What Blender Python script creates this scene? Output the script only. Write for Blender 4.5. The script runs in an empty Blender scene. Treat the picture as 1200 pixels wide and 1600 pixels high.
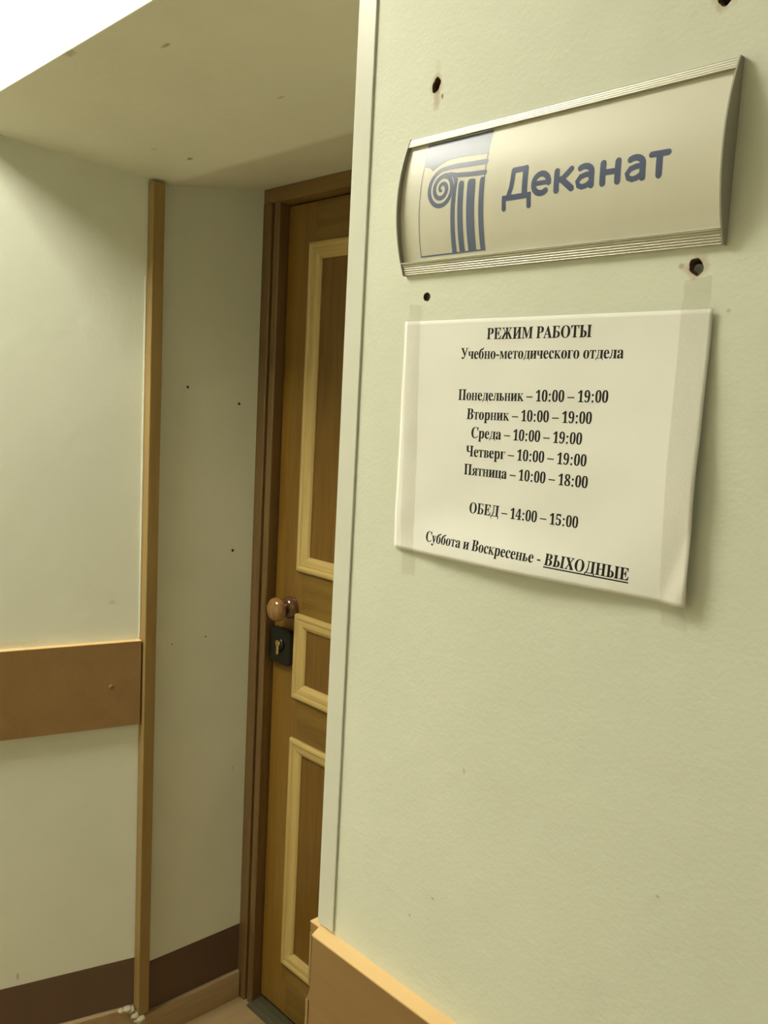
import bpy, bmesh, math, random
from mathutils import Vector, Matrix, noise
from mathutils.geometry import tessellate_polygon

COL = bpy.context.scene.collection
SC = bpy.context.scene
random.seed(4)

# ------------------------------------------------------------------ camera
CAM_POS = Vector((0.6691, -0.577, 1.53655))
FWD = Vector((-0.717059, 0.686253, -0.121999))
RGT = Vector((0.685902, 0.725863, 0.051592))
UPV = Vector((-0.12396, 0.046685, 0.991188))
cd = bpy.data.cameras.new('camera')
cam = bpy.data.objects.new('camera', cd)
COL.objects.link(cam)
cam.matrix_world = Matrix(((RGT.x, UPV.x, -FWD.x, CAM_POS.x), (RGT.y, UPV.y, -FWD.y, CAM_POS.y),
                           (RGT.z, UPV.z, -FWD.z, CAM_POS.z), (0, 0, 0, 1)))
cd.sensor_fit = 'HORIZONTAL'
cd.sensor_width = 36
cd.lens = 1366.0 / 1200 * 36
cd.clip_start = 0.02
SC.camera = cam

# ------------------------------------------------------------------ light and exposure
SC.view_settings.view_transform = 'Standard'
SC.view_settings.look = 'None'
SC.view_settings.gamma = 1
SC.view_settings.use_curve_mapping = False
SC.view_settings.exposure = 0.08
LIGHT_COL = (1.0, 0.965, 0.80)
w = bpy.data.worlds.new('world')
SC.world = w
w.use_nodes = True
w.node_tree.nodes['Background'].inputs[0].default_value = (1.0, 0.94, 0.76, 1)
w.node_tree.nodes['Background'].inputs[1].default_value = 0.05
# corridor ceiling lamp, then unseen fill panels added for brightness: x, y, size x, size y, strength of the diffuser
CEIL_Z = 2.70
LAMPS = [
    (-0.98, -0.76, 0.60, 0.60, 37.0, 'square ceiling light panel above the left part of the corridor'),
    (2.60, -1.20, 0.60, 0.60, 3.5, 'unseen square fill light panel added above the right part of the corridor'),  # weak fill added behind the viewer, not a known lamp
    (-3.10, -1.10, 0.60, 0.60, 34.0, 'unseen square fill light panel added at the far left end of the corridor'),  # added to light the sign wall from the left
]


# ------------------------------------------------------------------ helpers
def tag(o, label=None, cat=None, group=None, kind=None):
    if label: o['label'] = label
    if cat: o['category'] = cat
    if group: o['group'] = group
    if kind: o['kind'] = kind
    return o


def empty(name, loc, label=None, cat=None, group=None, kind=None):
    o = bpy.data.objects.new(name, None)
    o.empty_display_size = 0.05
    COL.objects.link(o)
    o.location = loc
    return tag(o, label, cat, group, kind)


def wloc(o):
    v = Vector(o.location)
    while o.parent:
        o = o.parent
        v += Vector(o.location)
    return v


def mesh(name, verts, faces, mat, parent=None, smooth=False, bevel=0, seg=2):
    """verts are world coordinates; the origin goes to their centre"""
    vs = [Vector(v) for v in verts]
    lo = Vector([min(v[i] for v in vs) for i in range(3)])
    hi = Vector([max(v[i] for v in vs) for i in range(3)])
    c = (lo + hi) / 2
    me = bpy.data.meshes.new(name)
    me.from_pydata([v - c for v in vs], [], faces)
    bm = bmesh.new()
    bm.from_mesh(me)
    bmesh.ops.recalc_face_normals(bm, faces=bm.faces)
    bm.to_mesh(me)
    bm.free()
    if smooth:
        for p in me.polygons: p.use_smooth = True
    me.materials.append(mat)
    o = bpy.data.objects.new(name, me)
    COL.objects.link(o)
    if parent:
        o.parent = parent
        o.location = c - wloc(parent)
    else:
        o.location = c
    if bevel:
        m = o.modifiers.new('bevel', 'BEVEL')
        m.width = bevel
        m.segments = seg
        m.limit_method = 'ANGLE'
    return o


def boxvf(x0, x1, y0, y1, z0, z1):
    v = [(x, y, z) for x in (x0, x1) for y in (y0, y1) for z in (z0, z1)]
    f = [(0, 1, 3, 2), (4, 6, 7, 5), (0, 4, 5, 1), (2, 3, 7, 6), (0, 2, 6, 4), (1, 5, 7, 3)]
    return v, f


def box(name, b, mat, parent=None, bevel=0.001):
    v, f = boxvf(*b)
    return mesh(name, v, f, mat, parent, bevel=bevel)


def prism(poly, fn0, fn1):
    """poly: list of 2D points; fn maps a 2D point to 3D at both ends"""
    n = len(poly)
    v = [fn0(*p) for p in poly] + [fn1(*p) for p in poly]
    f = [tuple(range(n)), tuple(range(2 * n - 1, n - 1, -1))]
    f += [(i, (i + 1) % n, n + (i + 1) % n, n + i) for i in range(n)]
    return v, f


def join(parts):
    V, Fs = [], []
    for v, f in parts:
        k = len(V)
        V += list(v)
        Fs += [tuple(i + k for i in q) for q in f]
    return V, Fs


def lathe(profile, cx, cz, n=40):
    """profile: (radius, y) list, revolved about the line x=cx, z=cz"""
    v, f = [], []
    for r, y in profile:
        for i in range(n):
            a = 2 * math.pi * i / n
            v.append((cx + r * math.cos(a), y, cz + r * math.sin(a)))
    for k in range(len(profile) - 1):
        for i in range(n):
            j = (i + 1) % n
            f.append((k * n + i, k * n + j, (k + 1) * n + j, (k + 1) * n + i))
    f.append(tuple(range(n)))
    f.append(tuple(range((len(profile) - 1) * n, len(profile) * n)))
    return v, f


# ------------------------------------------------------------------ materials
def newmat(name):
    m = bpy.data.materials.new(name)
    m.use_nodes = True
    return m, m.node_tree, m.node_tree.nodes['Principled BSDF']


def plaster(name, c1, c2, spots=(), bump=0.35, rough=0.62, scale=5.0):
    m, nt, b = newmat(name)
    N, L = nt.nodes, nt.links
    geo = N.new('ShaderNodeNewGeometry')
    n1 = N.new('ShaderNodeTexNoise'); n1.inputs['Scale'].default_value = scale; n1.inputs['Detail'].default_value = 6
    L.new(geo.outputs['Position'], n1.inputs['Vector'])
    mx = N.new('ShaderNodeMix'); mx.data_type = 'RGBA'
    mr = N.new('ShaderNodeMapRange'); mr.inputs[1].default_value = 0.35; mr.inputs[2].default_value = 0.68
    L.new(n1.outputs['Fac'], mr.inputs[0]); L.new(mr.outputs[0], mx.inputs['Factor'])
    mx.inputs['A'].default_value = (*c1, 1); mx.inputs['B'].default_value = (*c2, 1)
    cur = mx.outputs['Result']
    # stains with a shape and a place of their own: (centre, (rx, ry, rz), colour, strength)
    nd = N.new('ShaderNodeTexNoise'); nd.inputs['Scale'].default_value = 90; nd.inputs['Detail'].default_value = 3
    L.new(geo.outputs['Position'], nd.inputs['Vector'])
    for c, r, col, st in spots:
        mp = N.new('ShaderNodeMapping'); mp.vector_type = 'POINT'
        mp.inputs['Location'].default_value = [-c[i] / r[i] for i in range(3)]
        mp.inputs['Scale'].default_value = [1 / q for q in r]
        L.new(geo.outputs['Position'], mp.inputs['Vector'])
        ln = N.new('ShaderNodeVectorMath'); ln.operation = 'LENGTH'
        L.new(mp.outputs[0], ln.inputs[0])
        ad = N.new('ShaderNodeMath'); ad.operation = 'MULTIPLY_ADD'
        L.new(nd.outputs['Fac'], ad.inputs[0]); ad.inputs[1].default_value = 1.6
        L.new(ln.outputs['Value'], ad.inputs[2])
        r2 = N.new('ShaderNodeMapRange')
        r2.inputs[1].default_value = 1.25; r2.inputs[2].default_value = 1.85
        r2.inputs[3].default_value = st; r2.inputs[4].default_value = 0
        L.new(ad.outputs[0], r2.inputs[0])
        m2 = N.new('ShaderNodeMix'); m2.data_type = 'RGBA'
        L.new(r2.outputs[0], m2.inputs['Factor']); L.new(cur, m2.inputs['A'])
        m2.inputs['B'].default_value = (*col, 1)
        cur = m2.outputs['Result']
    L.new(cur, b.inputs['Base Color'])
    b.inputs['Roughness'].default_value = rough
    b.inputs['Specular IOR Level'].default_value = 0.3
    n2 = N.new('ShaderNodeTexNoise'); n2.inputs['Scale'].default_value = 260; n2.inputs['Detail'].default_value = 3
    n3 = N.new('ShaderNodeTexNoise'); n3.inputs['Scale'].default_value = 28; n3.inputs['Detail'].default_value = 2
    for n in (n2, n3): L.new(geo.outputs['Position'], n.inputs['Vector'])
    a = N.new('ShaderNodeMath'); a.operation = 'MULTIPLY_ADD'; a.inputs[1].default_value = 4.0
    L.new(n3.outputs['Fac'], a.inputs[0]); L.new(n2.outputs['Fac'], a.inputs[2])
    bp = N.new('ShaderNodeBump'); bp.inputs['Strength'].default_value = bump; bp.inputs['Distance'].default_value = 0.0006
    L.new(a.outputs[0], bp.inputs['Height']); L.new(bp.outputs[0], b.inputs['Normal'])
    return m


def wood(name, c1, c2, axis='z', rough=0.35, scale=1.0, coat=0.0, contrast=(0.35, 0.65), bump=0.15, fine=0.5):
    m, nt, b = newmat(name)
    N, L = nt.nodes, nt.links
    geo = N.new('ShaderNodeNewGeometry')
    mp = N.new('ShaderNodeMapping')
    s = {'x': (1.6, 26, 26), 'y': (26, 1.6, 26), 'z': (26, 26, 1.6)}[axis]
    mp.inputs['Scale'].default_value = [q * scale for q in s]
    L.new(geo.outputs['Position'], mp.inputs['Vector'])
    n1 = N.new('ShaderNodeTexNoise'); n1.inputs['Scale'].default_value = 1; n1.inputs['Detail'].default_value = 5
    n1.inputs['Distortion'].default_value = 0.8
    L.new(mp.outputs[0], n1.inputs['Vector'])
    mp2 = N.new('ShaderNodeMapping')
    mp2.inputs['Scale'].default_value = [q * scale * 9 for q in s]
    L.new(geo.outputs['Position'], mp2.inputs['Vector'])
    n2 = N.new('ShaderNodeTexNoise'); n2.inputs['Scale'].default_value = 1; n2.inputs['Detail'].default_value = 3
    L.new(mp2.outputs[0], n2.inputs['Vector'])
    mm = N.new('ShaderNodeMix'); mm.data_type = 'FLOAT'; mm.inputs['Factor'].default_value = fine * 0.6
    L.new(n1.outputs['Fac'], mm.inputs['A']); L.new(n2.outputs['Fac'], mm.inputs['B'])
    mr = N.new('ShaderNodeMapRange'); mr.inputs[1].default_value = contrast[0]; mr.inputs[2].default_value = contrast[1]
    L.new(mm.outputs['Result'], mr.inputs[0])
    mx = N.new('ShaderNodeMix'); mx.data_type = 'RGBA'
    mx.inputs['A'].default_value = (*c1, 1); mx.inputs['B'].default_value = (*c2, 1)
    L.new(mr.outputs[0], mx.inputs['Factor']); L.new(mx.outputs['Result'], b.inputs['Base Color'])
    b.inputs['Roughness'].default_value = rough
    b.inputs['Coat Weight'].default_value = coat
    b.inputs['Coat Roughness'].default_value = 0.15
    bp = N.new('ShaderNodeBump'); bp.inputs['Strength'].default_value = bump; bp.inputs['Distance'].default_value = 0.0005
    L.new(mm.outputs['Result'], bp.inputs['Height']); L.new(bp.outputs[0], b.inputs['Normal'])
    return m


def plain(name, c, rough=0.5, metal=0.0, vary=0.06, scale=40, bump=0.0, spec=0.5):
    m, nt, b = newmat(name)
    N, L = nt.nodes, nt.links
    geo = N.new('ShaderNodeNewGeometry')
    n1 = N.new('ShaderNodeTexNoise'); n1.inputs['Scale'].default_value = scale; n1.inputs['Detail'].default_value = 4
    L.new(geo.outputs['Position'], n1.inputs['Vector'])
    mx = N.new('ShaderNodeMix'); mx.data_type = 'RGBA'
    mx.inputs['A'].default_value = (*[q * (1 - vary) for q in c], 1)
    mx.inputs['B'].default_value = (*[min(1, q * (1 + vary)) for q in c], 1)
    L.new(n1.outputs['Fac'], mx.inputs['Factor']); L.new(mx.outputs['Result'], b.inputs['Base Color'])
    b.inputs['Roughness'].default_value = rough
    b.inputs['Metallic'].default_value = metal
    b.inputs['Specular IOR Level'].default_value = spec
    if bump:
        bp = N.new('ShaderNodeBump'); bp.inputs['Strength'].default_value = bump; bp.inputs['Distance'].default_value = 0.0004
        L.new(n1.outputs['Fac'], bp.inputs['Height']); L.new(bp.outputs[0], b.inputs['Normal'])
    return m


HOLES = [(0.1045, 1.8165, 0.0050, 0.0062), (0.1074, 1.6344, 0.0038, 0.0044), (0.3641, 1.6415, 0.0056, 0.0058),
         (0.3675, 1.8162, 0.0058, 0.0060)]
RUST = (0.42, 0.26, 0.12)
r_spots = []
for hx, hz, rx, rz in (HOLES[0], HOLES[2], HOLES[3]):
    r_spots.append(((hx, 0, hz), (rx * 1.7, 0.05, rz * 1.5), RUST, 0.55))
r_spots += [((0.106, 0, 1.803), (0.005, 0.05, 0.011), RUST, 0.5), ((0.1125, 0, 1.8055), (0.0016, 0.05, 0.003), (0.2, 0.14, 0.06), 0.9),
            ((0.1055, 0, 1.8325), (0.004, 0.05, 0.007), RUST, 0.12), ((0.353, 0, 1.643), (0.0025, 0.05, 0.002), RUST, 0.6),
            ((0.1095, 0, 1.629), (0.002, 0.05, 0.004), (0.8, 0.8, 0.72), 0.8),
            ((0.1309, 0, 1.0507), (0.0018, 0.05, 0.0018), (0.3, 0.27, 0.18), 0.6), ((0.159, 0, 1.081), (0.0022, 0.05, 0.0011), (0.3, 0.27, 0.18), 0.6),
            ((0.39, 0, 1.611), (0.0018, 0.05, 0.0014), (0.4, 0.36, 0.25), 0.5), ((0.38, 0, 1.1864), (0.0025, 0.05, 0.0015), (0.4, 0.36, 0.25), 0.5),
            ((0.1868, 0, 1.2155), (0.002, 0.05, 0.003), (0.4, 0.36, 0.25), 0.4)]
M = {}
WC1, WC2 = (0.725, 0.745, 0.63), (0.765, 0.785, 0.668)
M['wall_sign'] = plaster('painted_plaster_sign_wall', WC1, WC2, r_spots, 0.4)
M['wall'] = plaster('painted_plaster', WC1, WC2, [
    ((-1.087, 0.297, 1.076), (0.006, 0.012, 0.006), (0.42, 0.40, 0.30), 0.3), ((-1.088, 0.31, 1.070), (0.004, 0.006, 0.004), (0.42, 0.40, 0.30), 0.3),
    ((-1.14, 0.112, 0.246), (0.003, 0.003, 0.012), (0.35, 0.33, 0.25), 0.6), ((-1.149, 0.08, 0.9985), (0.05, 0.12, 0.008), (0.6, 0.45, 0.25), 0.3),
    ((-1.066, 0.61, 0.62), (0.004, 0.004, 0.012), (0.4, 0.36, 0.25), 0.4)], 0.4)
M['soffit'] = plaster('painted_soffit', (0.80, 0.82, 0.70), (0.84, 0.86, 0.74), [
    ((-0.4989, 0.071, 2.02), (0.012, 0.004, 0.05), (0.35, 0.28, 0.16), 0.8), ((-0.8696, 0.3333, 1.98), (0.012, 0.006, 0.05), (0.30, 0.24, 0.14), 0.9),
    ((-0.898, 0.2719, 1.99), (0.010, 0.004, 0.05), (0.4, 0.35, 0.2), 0.4), ((-0.4745, 0.2553, 1.99), (0.012, 0.003, 0.05), (0.4, 0.33, 0.2), 0.5),
    ((-0.66, 0.004, 2.03), (0.018, 0.008, 0.02), (0.35, 0.28, 0.18), 0.5)], 0.4)
M['ceiling'] = plaster('white_ceiling', (0.82, 0.82, 0.77), (0.86, 0.86, 0.80), (), 0.2)
M['band'] = plain('brown_wall_paint', (0.115, 0.066, 0.040), 0.45, vary=0.1, scale=12, bump=0.2)
M['pvc'] = plain('white_plastic_trim', (0.68, 0.69, 0.60), 0.35, vary=0.03)
M['batten'] = wood('batten_wood', (0.27, 0.175, 0.060), (0.36, 0.245, 0.09), 'z', 0.4, 1.0)
M['rail'] = wood('rail_laminate', (0.235, 0.134, 0.046), (0.30, 0.176, 0.064), 'x', 0.38, 0.6, contrast=(0.3, 0.7), bump=0.08)
M['rail_y'] = wood('rail_laminate_side', (0.255, 0.148, 0.052), (0.32, 0.19, 0.07), 'y', 0.38, 0.6, contrast=(0.3, 0.7), bump=0.08)
M['edging'] = plain('pale_board_edging', (0.80, 0.55, 0.26), 0.4, vary=0.05, scale=15)
M['edging_worn'] = plain('worn_board_edging', (0.30, 0.20, 0.085), 0.5, vary=0.1, scale=30)
M['frame'] = wood('frame_wood', (0.135, 0.075, 0.025), (0.22, 0.128, 0.045), 'z', 0.32, 1.2, coat=0.2)
M['frame_h'] = wood('frame_wood_head', (0.19, 0.115, 0.032), (0.26, 0.16, 0.048), 'x', 0.32, 1.2, coat=0.2)
M['stile'] = wood('door_stile_veneer', (0.165, 0.085, 0.013), (0.27, 0.148, 0.024), 'z', 0.30, 0.8, coat=0.3)
M['door_rail'] = wood('door_rail_veneer', (0.145, 0.080, 0.013), (0.235, 0.138, 0.025), 'x', 0.30, 1.3, coat=0.3)
M['panel'] = wood('door_panel_veneer', (0.13, 0.064, 0.011), (0.215, 0.112, 0.019), 'z', 0.30, 0.5, coat=0.3, fine=0.7)
M['mould_v'] = wood('moulding_wood_upright', (0.45, 0.32, 0.11), (0.58, 0.43, 0.165), 'z', 0.35, 1.5, coat=0.2)
M['mould_h'] = wood('moulding_wood_level', (0.45, 0.32, 0.11), (0.58, 0.43, 0.165), 'x', 0.35, 1.5, coat=0.2)
M['knob'] = wood('varnished_knob_wood', (0.16, 0.07, 0.02), (0.36, 0.19, 0.055), 'z', 0.12, 2.0, coat=1.0)
M['rose'] = wood('dark_varnished_wood', (0.07, 0.028, 0.012), (0.12, 0.05, 0.02), 'z', 0.12, 2.0, coat=1.0)
M['lock'] = plain('black_enamelled_steel', (0.006, 0.0065, 0.004), 0.34, vary=0.15)
M['brass'] = plain('brass', (0.75, 0.58, 0.26), 0.22, metal=1.0, vary=0.08)
M['dark'] = plain('dark_cavity', (0.03, 0.022, 0.015), 0.9)
M['dust'] = plain('crumbled_brick', (0.10, 0.055, 0.035), 0.95, vary=0.4, scale=300)
M['plug'] = plain('grey_wall_plug', (0.30, 0.31, 0.28), 0.6)
M['nail'] = plain('dark_nail_steel', (0.06, 0.05, 0.035), 0.5, metal=0.6)
M['caulk'] = plain('white_caulk', (0.50, 0.45, 0.31), 0.7, vary=0.1, bump=0.3)
M['sealant'] = plain('pale_sealant', (0.86, 0.86, 0.74), 0.45)
M['alu'] = plain('satin_aluminium', (0.60, 0.59, 0.52), 0.38, metal=0.7, vary=0.04, scale=120)
M['cap'] = plain('grey_plastic_end_cap', (0.34, 0.325, 0.27), 0.45, vary=0.04)
M['insert'] = plain('satin_printed_insert', (0.70, 0.675, 0.56), 0.44, vary=0.03, scale=30)
M['ink_blue'] = plain('slate_blue_print', (0.065, 0.092, 0.20), 0.38, vary=0.08, scale=90)
M['ink_logo'] = plain('faded_blue_print', (0.115, 0.145, 0.25), 0.38, vary=0.10, scale=90)
M['paper'] = plain('white_office_paper', (0.89, 0.885, 0.845), 0.75, vary=0.02, scale=20)
M['ink_black'] = plain('black_toner', (0.012, 0.012, 0.011), 0.7, spec=0.25)
M['floor'] = wood('floor_laminate', (0.29, 0.20, 0.095), (0.40, 0.285, 0.145), 'y', 0.45, 0.5, bump=0.1)
M['plinth'] = wood('plinth_wood', (0.30, 0.20, 0.10), (0.44, 0.31, 0.17), 'y', 0.45, 0.8)
M['sill'] = wood('worn_threshold', (0.045, 0.042, 0.022), (0.10, 0.09, 0.05), 'x', 0.4, 1.0)

m, nt, b = newmat('clear_adhesive_tape')
b.inputs['Base Color'].default_value = (0.50, 0.46, 0.31, 1)
b.inputs['Roughness'].default_value = 0.35
nz = nt.nodes.new('ShaderNodeTexNoise'); nz.inputs['Scale'].default_value = 60
mr = nt.nodes.new('ShaderNodeMapRange'); mr.inputs[3].default_value = 0.04; mr.inputs[4].default_value = 0.24
nt.links.new(nz.outputs['Fac'], mr.inputs[0]); nt.links.new(mr.outputs[0], b.inputs['Alpha'])
M['tape'] = m

# ------------------------------------------------------------------ large structure
BC = (-1.0705, 0.3546)               # convex corner of the left wall, in plan
LX0 = -1.1716                        # where the splayed wall meets the corridor face
MAXX, MINX, BACKY = 3.6, -4.0, -2.3


def strip(P0, dr, nr, s0, s1, d0, d1, z0, z1):
    """a box along a wall: s along it, d out of it"""
    def p(s, d, z): return (P0[0] + dr[0] * s + nr[0] * d, P0[1] + dr[1] * s + nr[1] * d, z)
    v = [p(s, d, z) for s in (s0, s1) for d in (d0, d1) for z in (z0, z1)]
    return v, boxvf(0, 1, 0, 1, 0, 1)[1]


DL, NL = (-0.2741, -0.9617), (0.9617, -0.2741)      # splayed wall: towards the corridor, out of the wall
D2, N2 = (0.0217, 0.9998), (0.9998, -0.0217)        # reveal wall: towards the door, out of the wall

v, f = boxvf(MINX - .1, MAXX + .1, BACKY - .1, 0.90, -0.05, 0.0)
tag(mesh('floor', v, f, M['floor']), 'brown wood-look floor at the foot of the doorway', 'floor', kind='structure')
v, f = boxvf(MINX - .1, MAXX + .1, BACKY - .1, 0.0, CEIL_Z, CEIL_Z + .05)
tag(mesh('ceiling', v, f, M['ceiling']), 'white ceiling of the corridor', 'ceiling', kind='structure')
plan = [(LX0, 0), BC, (-1.0642, 0.6451), (-1.0642, 0.80), (-1.40, 0.80), (-1.40, 0.10), (MINX, 0.10), (MINX, 0)]
v, f = prism(plan, lambda x, y: (x, y, 0), lambda x, y: (x, y, CEIL_Z))
wl = tag(mesh('wall_left', v, f, M['wall']), 'off-white splayed wall left of the door, with a wooden batten on its corner', 'wall', kind='structure')
v, f = boxvf(-1.40, 0.3, 0.765, 0.90, 0, CEIL_Z)
tag(mesh('wall_back', v, f, M['wall']), 'wall closing the niche behind the door frame', 'wall', kind='structure')
# lintel: corridor face above the niche, then the sloping soffit
prof = [(0, CEIL_Z), (0, 2.0285), (0.002, 2.0275), (0.39, 1.9755), (0.40, 1.9755), (0.6445, 2.0145), (0.762, 2.0145), (0.762, CEIL_Z)]
v, f = prism(prof, lambda y, z: (-1.1690, y, z), lambda y, z: (-0.0001, y, z))
tag(mesh('wall_lintel', v, f, M['soffit']), 'plastered lintel with a sloping underside over the door niche', 'lintel', kind='structure')
v, f = boxvf(MINX, MAXX, BACKY - .1, BACKY, 0, CEIL_Z)
tag(mesh('wall_opposite', v, f, M['wall']), 'corridor wall behind the viewer', 'wall', kind='structure')
v, f = boxvf(MINX - .1, MINX, BACKY, 0, 0, CEIL_Z)
tag(mesh('wall_end_left', v, f, M['wall']), 'far left end wall of the corridor', 'wall', kind='structure')
v, f = boxvf(MAXX, MAXX + .1, BACKY, 0.1, 0, CEIL_Z)
tag(mesh('wall_end_right', v, f, M['wall']), 'right end wall of the corridor', 'wall', kind='structure')

# sign wall: its face has the four drilled holes cut into it
outer = [Vector((0, 0, 0)), Vector((MAXX, 0, 0)), Vector((MAXX, CEIL_Z, 0)), Vector((0, CEIL_Z, 0))]
loops = [outer]
for k, (hx, hz, rx, rz) in enumerate(HOLES):
    lp = []
    for i in range(22):
        a = -2 * math.pi * i / 22
        j = 1 + 0.13 * math.sin(2 * a + k * 1.7) + 0.05 * math.sin(5 * a + k) + random.uniform(-.05, .05)
        lp.append(Vector((hx + rx * j * math.cos(a), hz + rz * j * math.sin(a), 0)))
    loops.append(lp)
tris = tessellate_polygon(loops)
flat = [p for lp in loops for p in lp]
verts = [(p.x, 0.0, p.y) for p in flat]
n0 = len(verts)
verts += [(0, 0.80, 0), (MAXX, 0.80, 0), (MAXX, 0.80, CEIL_Z), (0, 0.80, CEIL_Z)]
faces = [tuple(t) for t in tris] + [(0, 3, n0 + 3, n0), (1, n0 + 1, n0 + 2, 2), (0, n0, n0 + 1, 1), (3, 2, n0 + 2, n0 + 3), (n0, n0 + 3, n0 + 2, n0 + 1)]
wr = tag(mesh('wall_right', verts, faces, M['wall_sign']), 'off-white plastered wall that carries the name sign and the notice', 'wall', kind='structure')
for k, lp in enumerate(loops[1:]):
    c = sum(lp, Vector()) / len(lp)
    n = len(lp)
    vv, ff = [], []
    for d, sc in ((0.0, 1.0), (0.002, 0.80), (0.012, 0.62), (0.03, 0.55)):
        for p in lp:
            q = c + (p - c) * sc
            vv.append((q.x, d, q.y))
    for r in range(3):
        ff += [(r * n + i, r * n + (i + 1) % n, (r + 1) * n + (i + 1) % n, (r + 1) * n + i) for i in range(n)]
    ff.append(tuple(range(3 * n, 4 * n)))
    h = mesh('drilled_hole', vv, ff, M['dust'], wr)
    h['label'] = 'drilled hole with crumbled edges'
    if k in (1, 2):
        pr = [(0.0002, 0.006), (0.0022, 0.006), (0.0030, 0.004), (0.0038, 0.004), (0.0040, 0.006), (0.0040, 0.02), (0.0002, 0.02)]
        v2, f2 = lathe(pr, c.x - 0.0004, c.y - 0.0012, 18)
        mesh('wall_plug', v2, f2, M['plug'], h, True)

# ------------------------------------------------------------------ trims, rails, skirting
v, f = prism([(0.0232, 0), (0.0232, -0.0016), (0.0226, -0.0021), (-0.0015, -0.0021), (-0.0021, -0.0015), (-0.0021, 0.022), (0, 0.022), (0, 0)],
             lambda x, y: (x, y, 0.9795), lambda x, y: (x, y, CEIL_Z - .001))
tag(mesh('trim_1', v, f, M['pvc'], bevel=0.0004), 'white plastic angle strip on the edge of the sign wall', 'corner strip', kind='structure')
v, f = strip(BC, D2, N2, 0, 0.027, 0, 0.025, 0.086, 1.9735)
tag(mesh('trim_2', v, f, M['batten'], bevel=0.0018), 'tall square wooden batten on the corner of the left wall', 'batten', kind='structure')
v, f = strip(BC, DL, NL, 0.0, 0.0035, 0.0, 0.0022, 0.992, 1.78)
mesh('sealant_line', v, f, M['sealant'], bpy.data.objects['trim_2'], bevel=0.0008)


def rail(name, pts, label):
    t = empty(name, pts, label, 'wall rail', kind='structure')
    return t


t = rail('trim_3', (-1.12, 0.18, 0.797), 'brown laminate wall rail on the left wall, ending at the wooden batten')
v, f = strip(BC, DL, NL, 0.0004, 0.3680, 0, 0.016, 0.797, 0.9878)
mesh('board', v, f, M['rail'], t)
v, f = strip(BC, DL, NL, 0.0004, 0.3680, 0, 0.0163, 0.9878, 0.9893)
mesh('edging', v, f, M['edging'], t)['label'] = 'pale edging strip'
cx, cy = -1.088 + NL[0] * .002, 0.293 + NL[1] * .002
pr = []
vv, ff = [], []
for r, d in ((0.0045, 0.0), (0.0042, 0.0012), (0.0022, 0.0022), (0.0002, 0.0024)):
    for i in range(14):
        a = 2 * math.pi * i / 14
        s = r * math.cos(a)
        vv.append((-1.088 - DL[0] * 0.0 + DL[0] * s + NL[0] * d, 0.293 + DL[1] * s + NL[1] * d, 0.891 + r * math.sin(a)))
for k in range(3):
    ff += [(k * 14 + i, k * 14 + (i + 1) % 14, (k + 1) * 14 + (i + 1) % 14, (k + 1) * 14 + i) for i in range(14)]
sw = (cx, cy)
# put the cap on the board's face
q = Vector((-1.088, 0.293))
dd = (q - Vector(BC)).dot(Vector(NL))
vv = [(x + NL[0] * (0.016 - dd), y + NL[1] * (0.016 - dd), z) for x, y, z in vv]
mesh('screw_cap', vv, ff, M['rail'], t, True)['label'] = 'small round screw cap'

t = rail('trim_4', (1.3, -0.009, 0.797), 'brown laminate wall rail with pale top edge along the sign wall')
v, f = prism([(0.0095, -0.0184), (2.9, -0.0184), (2.9, 0), (0.002, 0)], lambda x, y: (x, y, 0.797), lambda x, y: (x, y, 0.9752))
mesh('board', v, f, M['rail'], t)
v, f = prism([(0.0091, -0.0187), (2.9, -0.0187), (2.9, 0), (0.0016, 0)], lambda x, y: (x, y, 0.9752), lambda x, y: (x, y, 0.9768))
mesh('edging', v, f, M['edging'], t)['label'] = 'pale edging strip'

t = rail('trim_5', (-0.009, 0.3, 0.797), 'return piece of laminate rail with a chipped edge, round the corner of the sign wall')
ch = [(0, 0.9712), (-0.0165, 0.9712), (-0.0160, 0.955), (-0.0150, 0.915), (-0.0146, 0.902), (-0.0132, 0.896), (-0.0138, 0.890), (-0.0152, 0.886), (-0.0180, 0.882), (-0.0182, 0.797), (0, 0.797)]
v, f = prism(ch, lambda x, z: (x, 0.0005, z), lambda x, z: (x, 0.625, z))
mesh('board', v, f, M['rail_y'], t)
box('edging', (-0.0168, 0, 0.0002, 0.625, 0.9712, 0.9726), M['edging'], t, 0)['label'] = 'pale edging strip'
for a in ((-0.0155, -0.0125, 0.900, 0.9600), (-0.0180, -0.0142, 0.797, 0.8800)):
    box('edging', (a[0], a[1], -0.0006, 0.0006, a[2], a[3]), M['edging_worn'], t, 0)['label'] = 'worn edging left on the board end'

for nm, a, lab in (('trim_6', (BC, DL, NL, 0.0, 0.3684, 0, 0.0009, 0.1058, 0.2233), 'dark brown painted band low on the splayed left wall'),
                   ('trim_7', (BC, D2, N2, 0.027, 0.2900, 0, 0.0009, 0.073, 0.1971), 'dark brown painted band low on the wall beside the door')):
    v, f = strip(*a)
    tag(mesh(nm, v, f, M['band']), lab, 'painted band', kind='structure')
v, f = strip(BC, DL, NL, 0.0, 0.3684, 0, 0.012, 0.0, 0.1050)
tag(mesh('baseboard_left', v, f, M['plinth'], bevel=0.002), 'wooden skirting board at the foot of the splayed left wall', 'skirting board', kind='structure')
v, f = strip(BC, D2, N2, 0.004, 0.2890, 0, 0.012, 0.0, 0.0725)
tag(mesh('baseboard_niche', v, f, M['plinth'], bevel=0.002), 'wooden skirting board between the batten and the door frame', 'skirting board', kind='structure')
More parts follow.
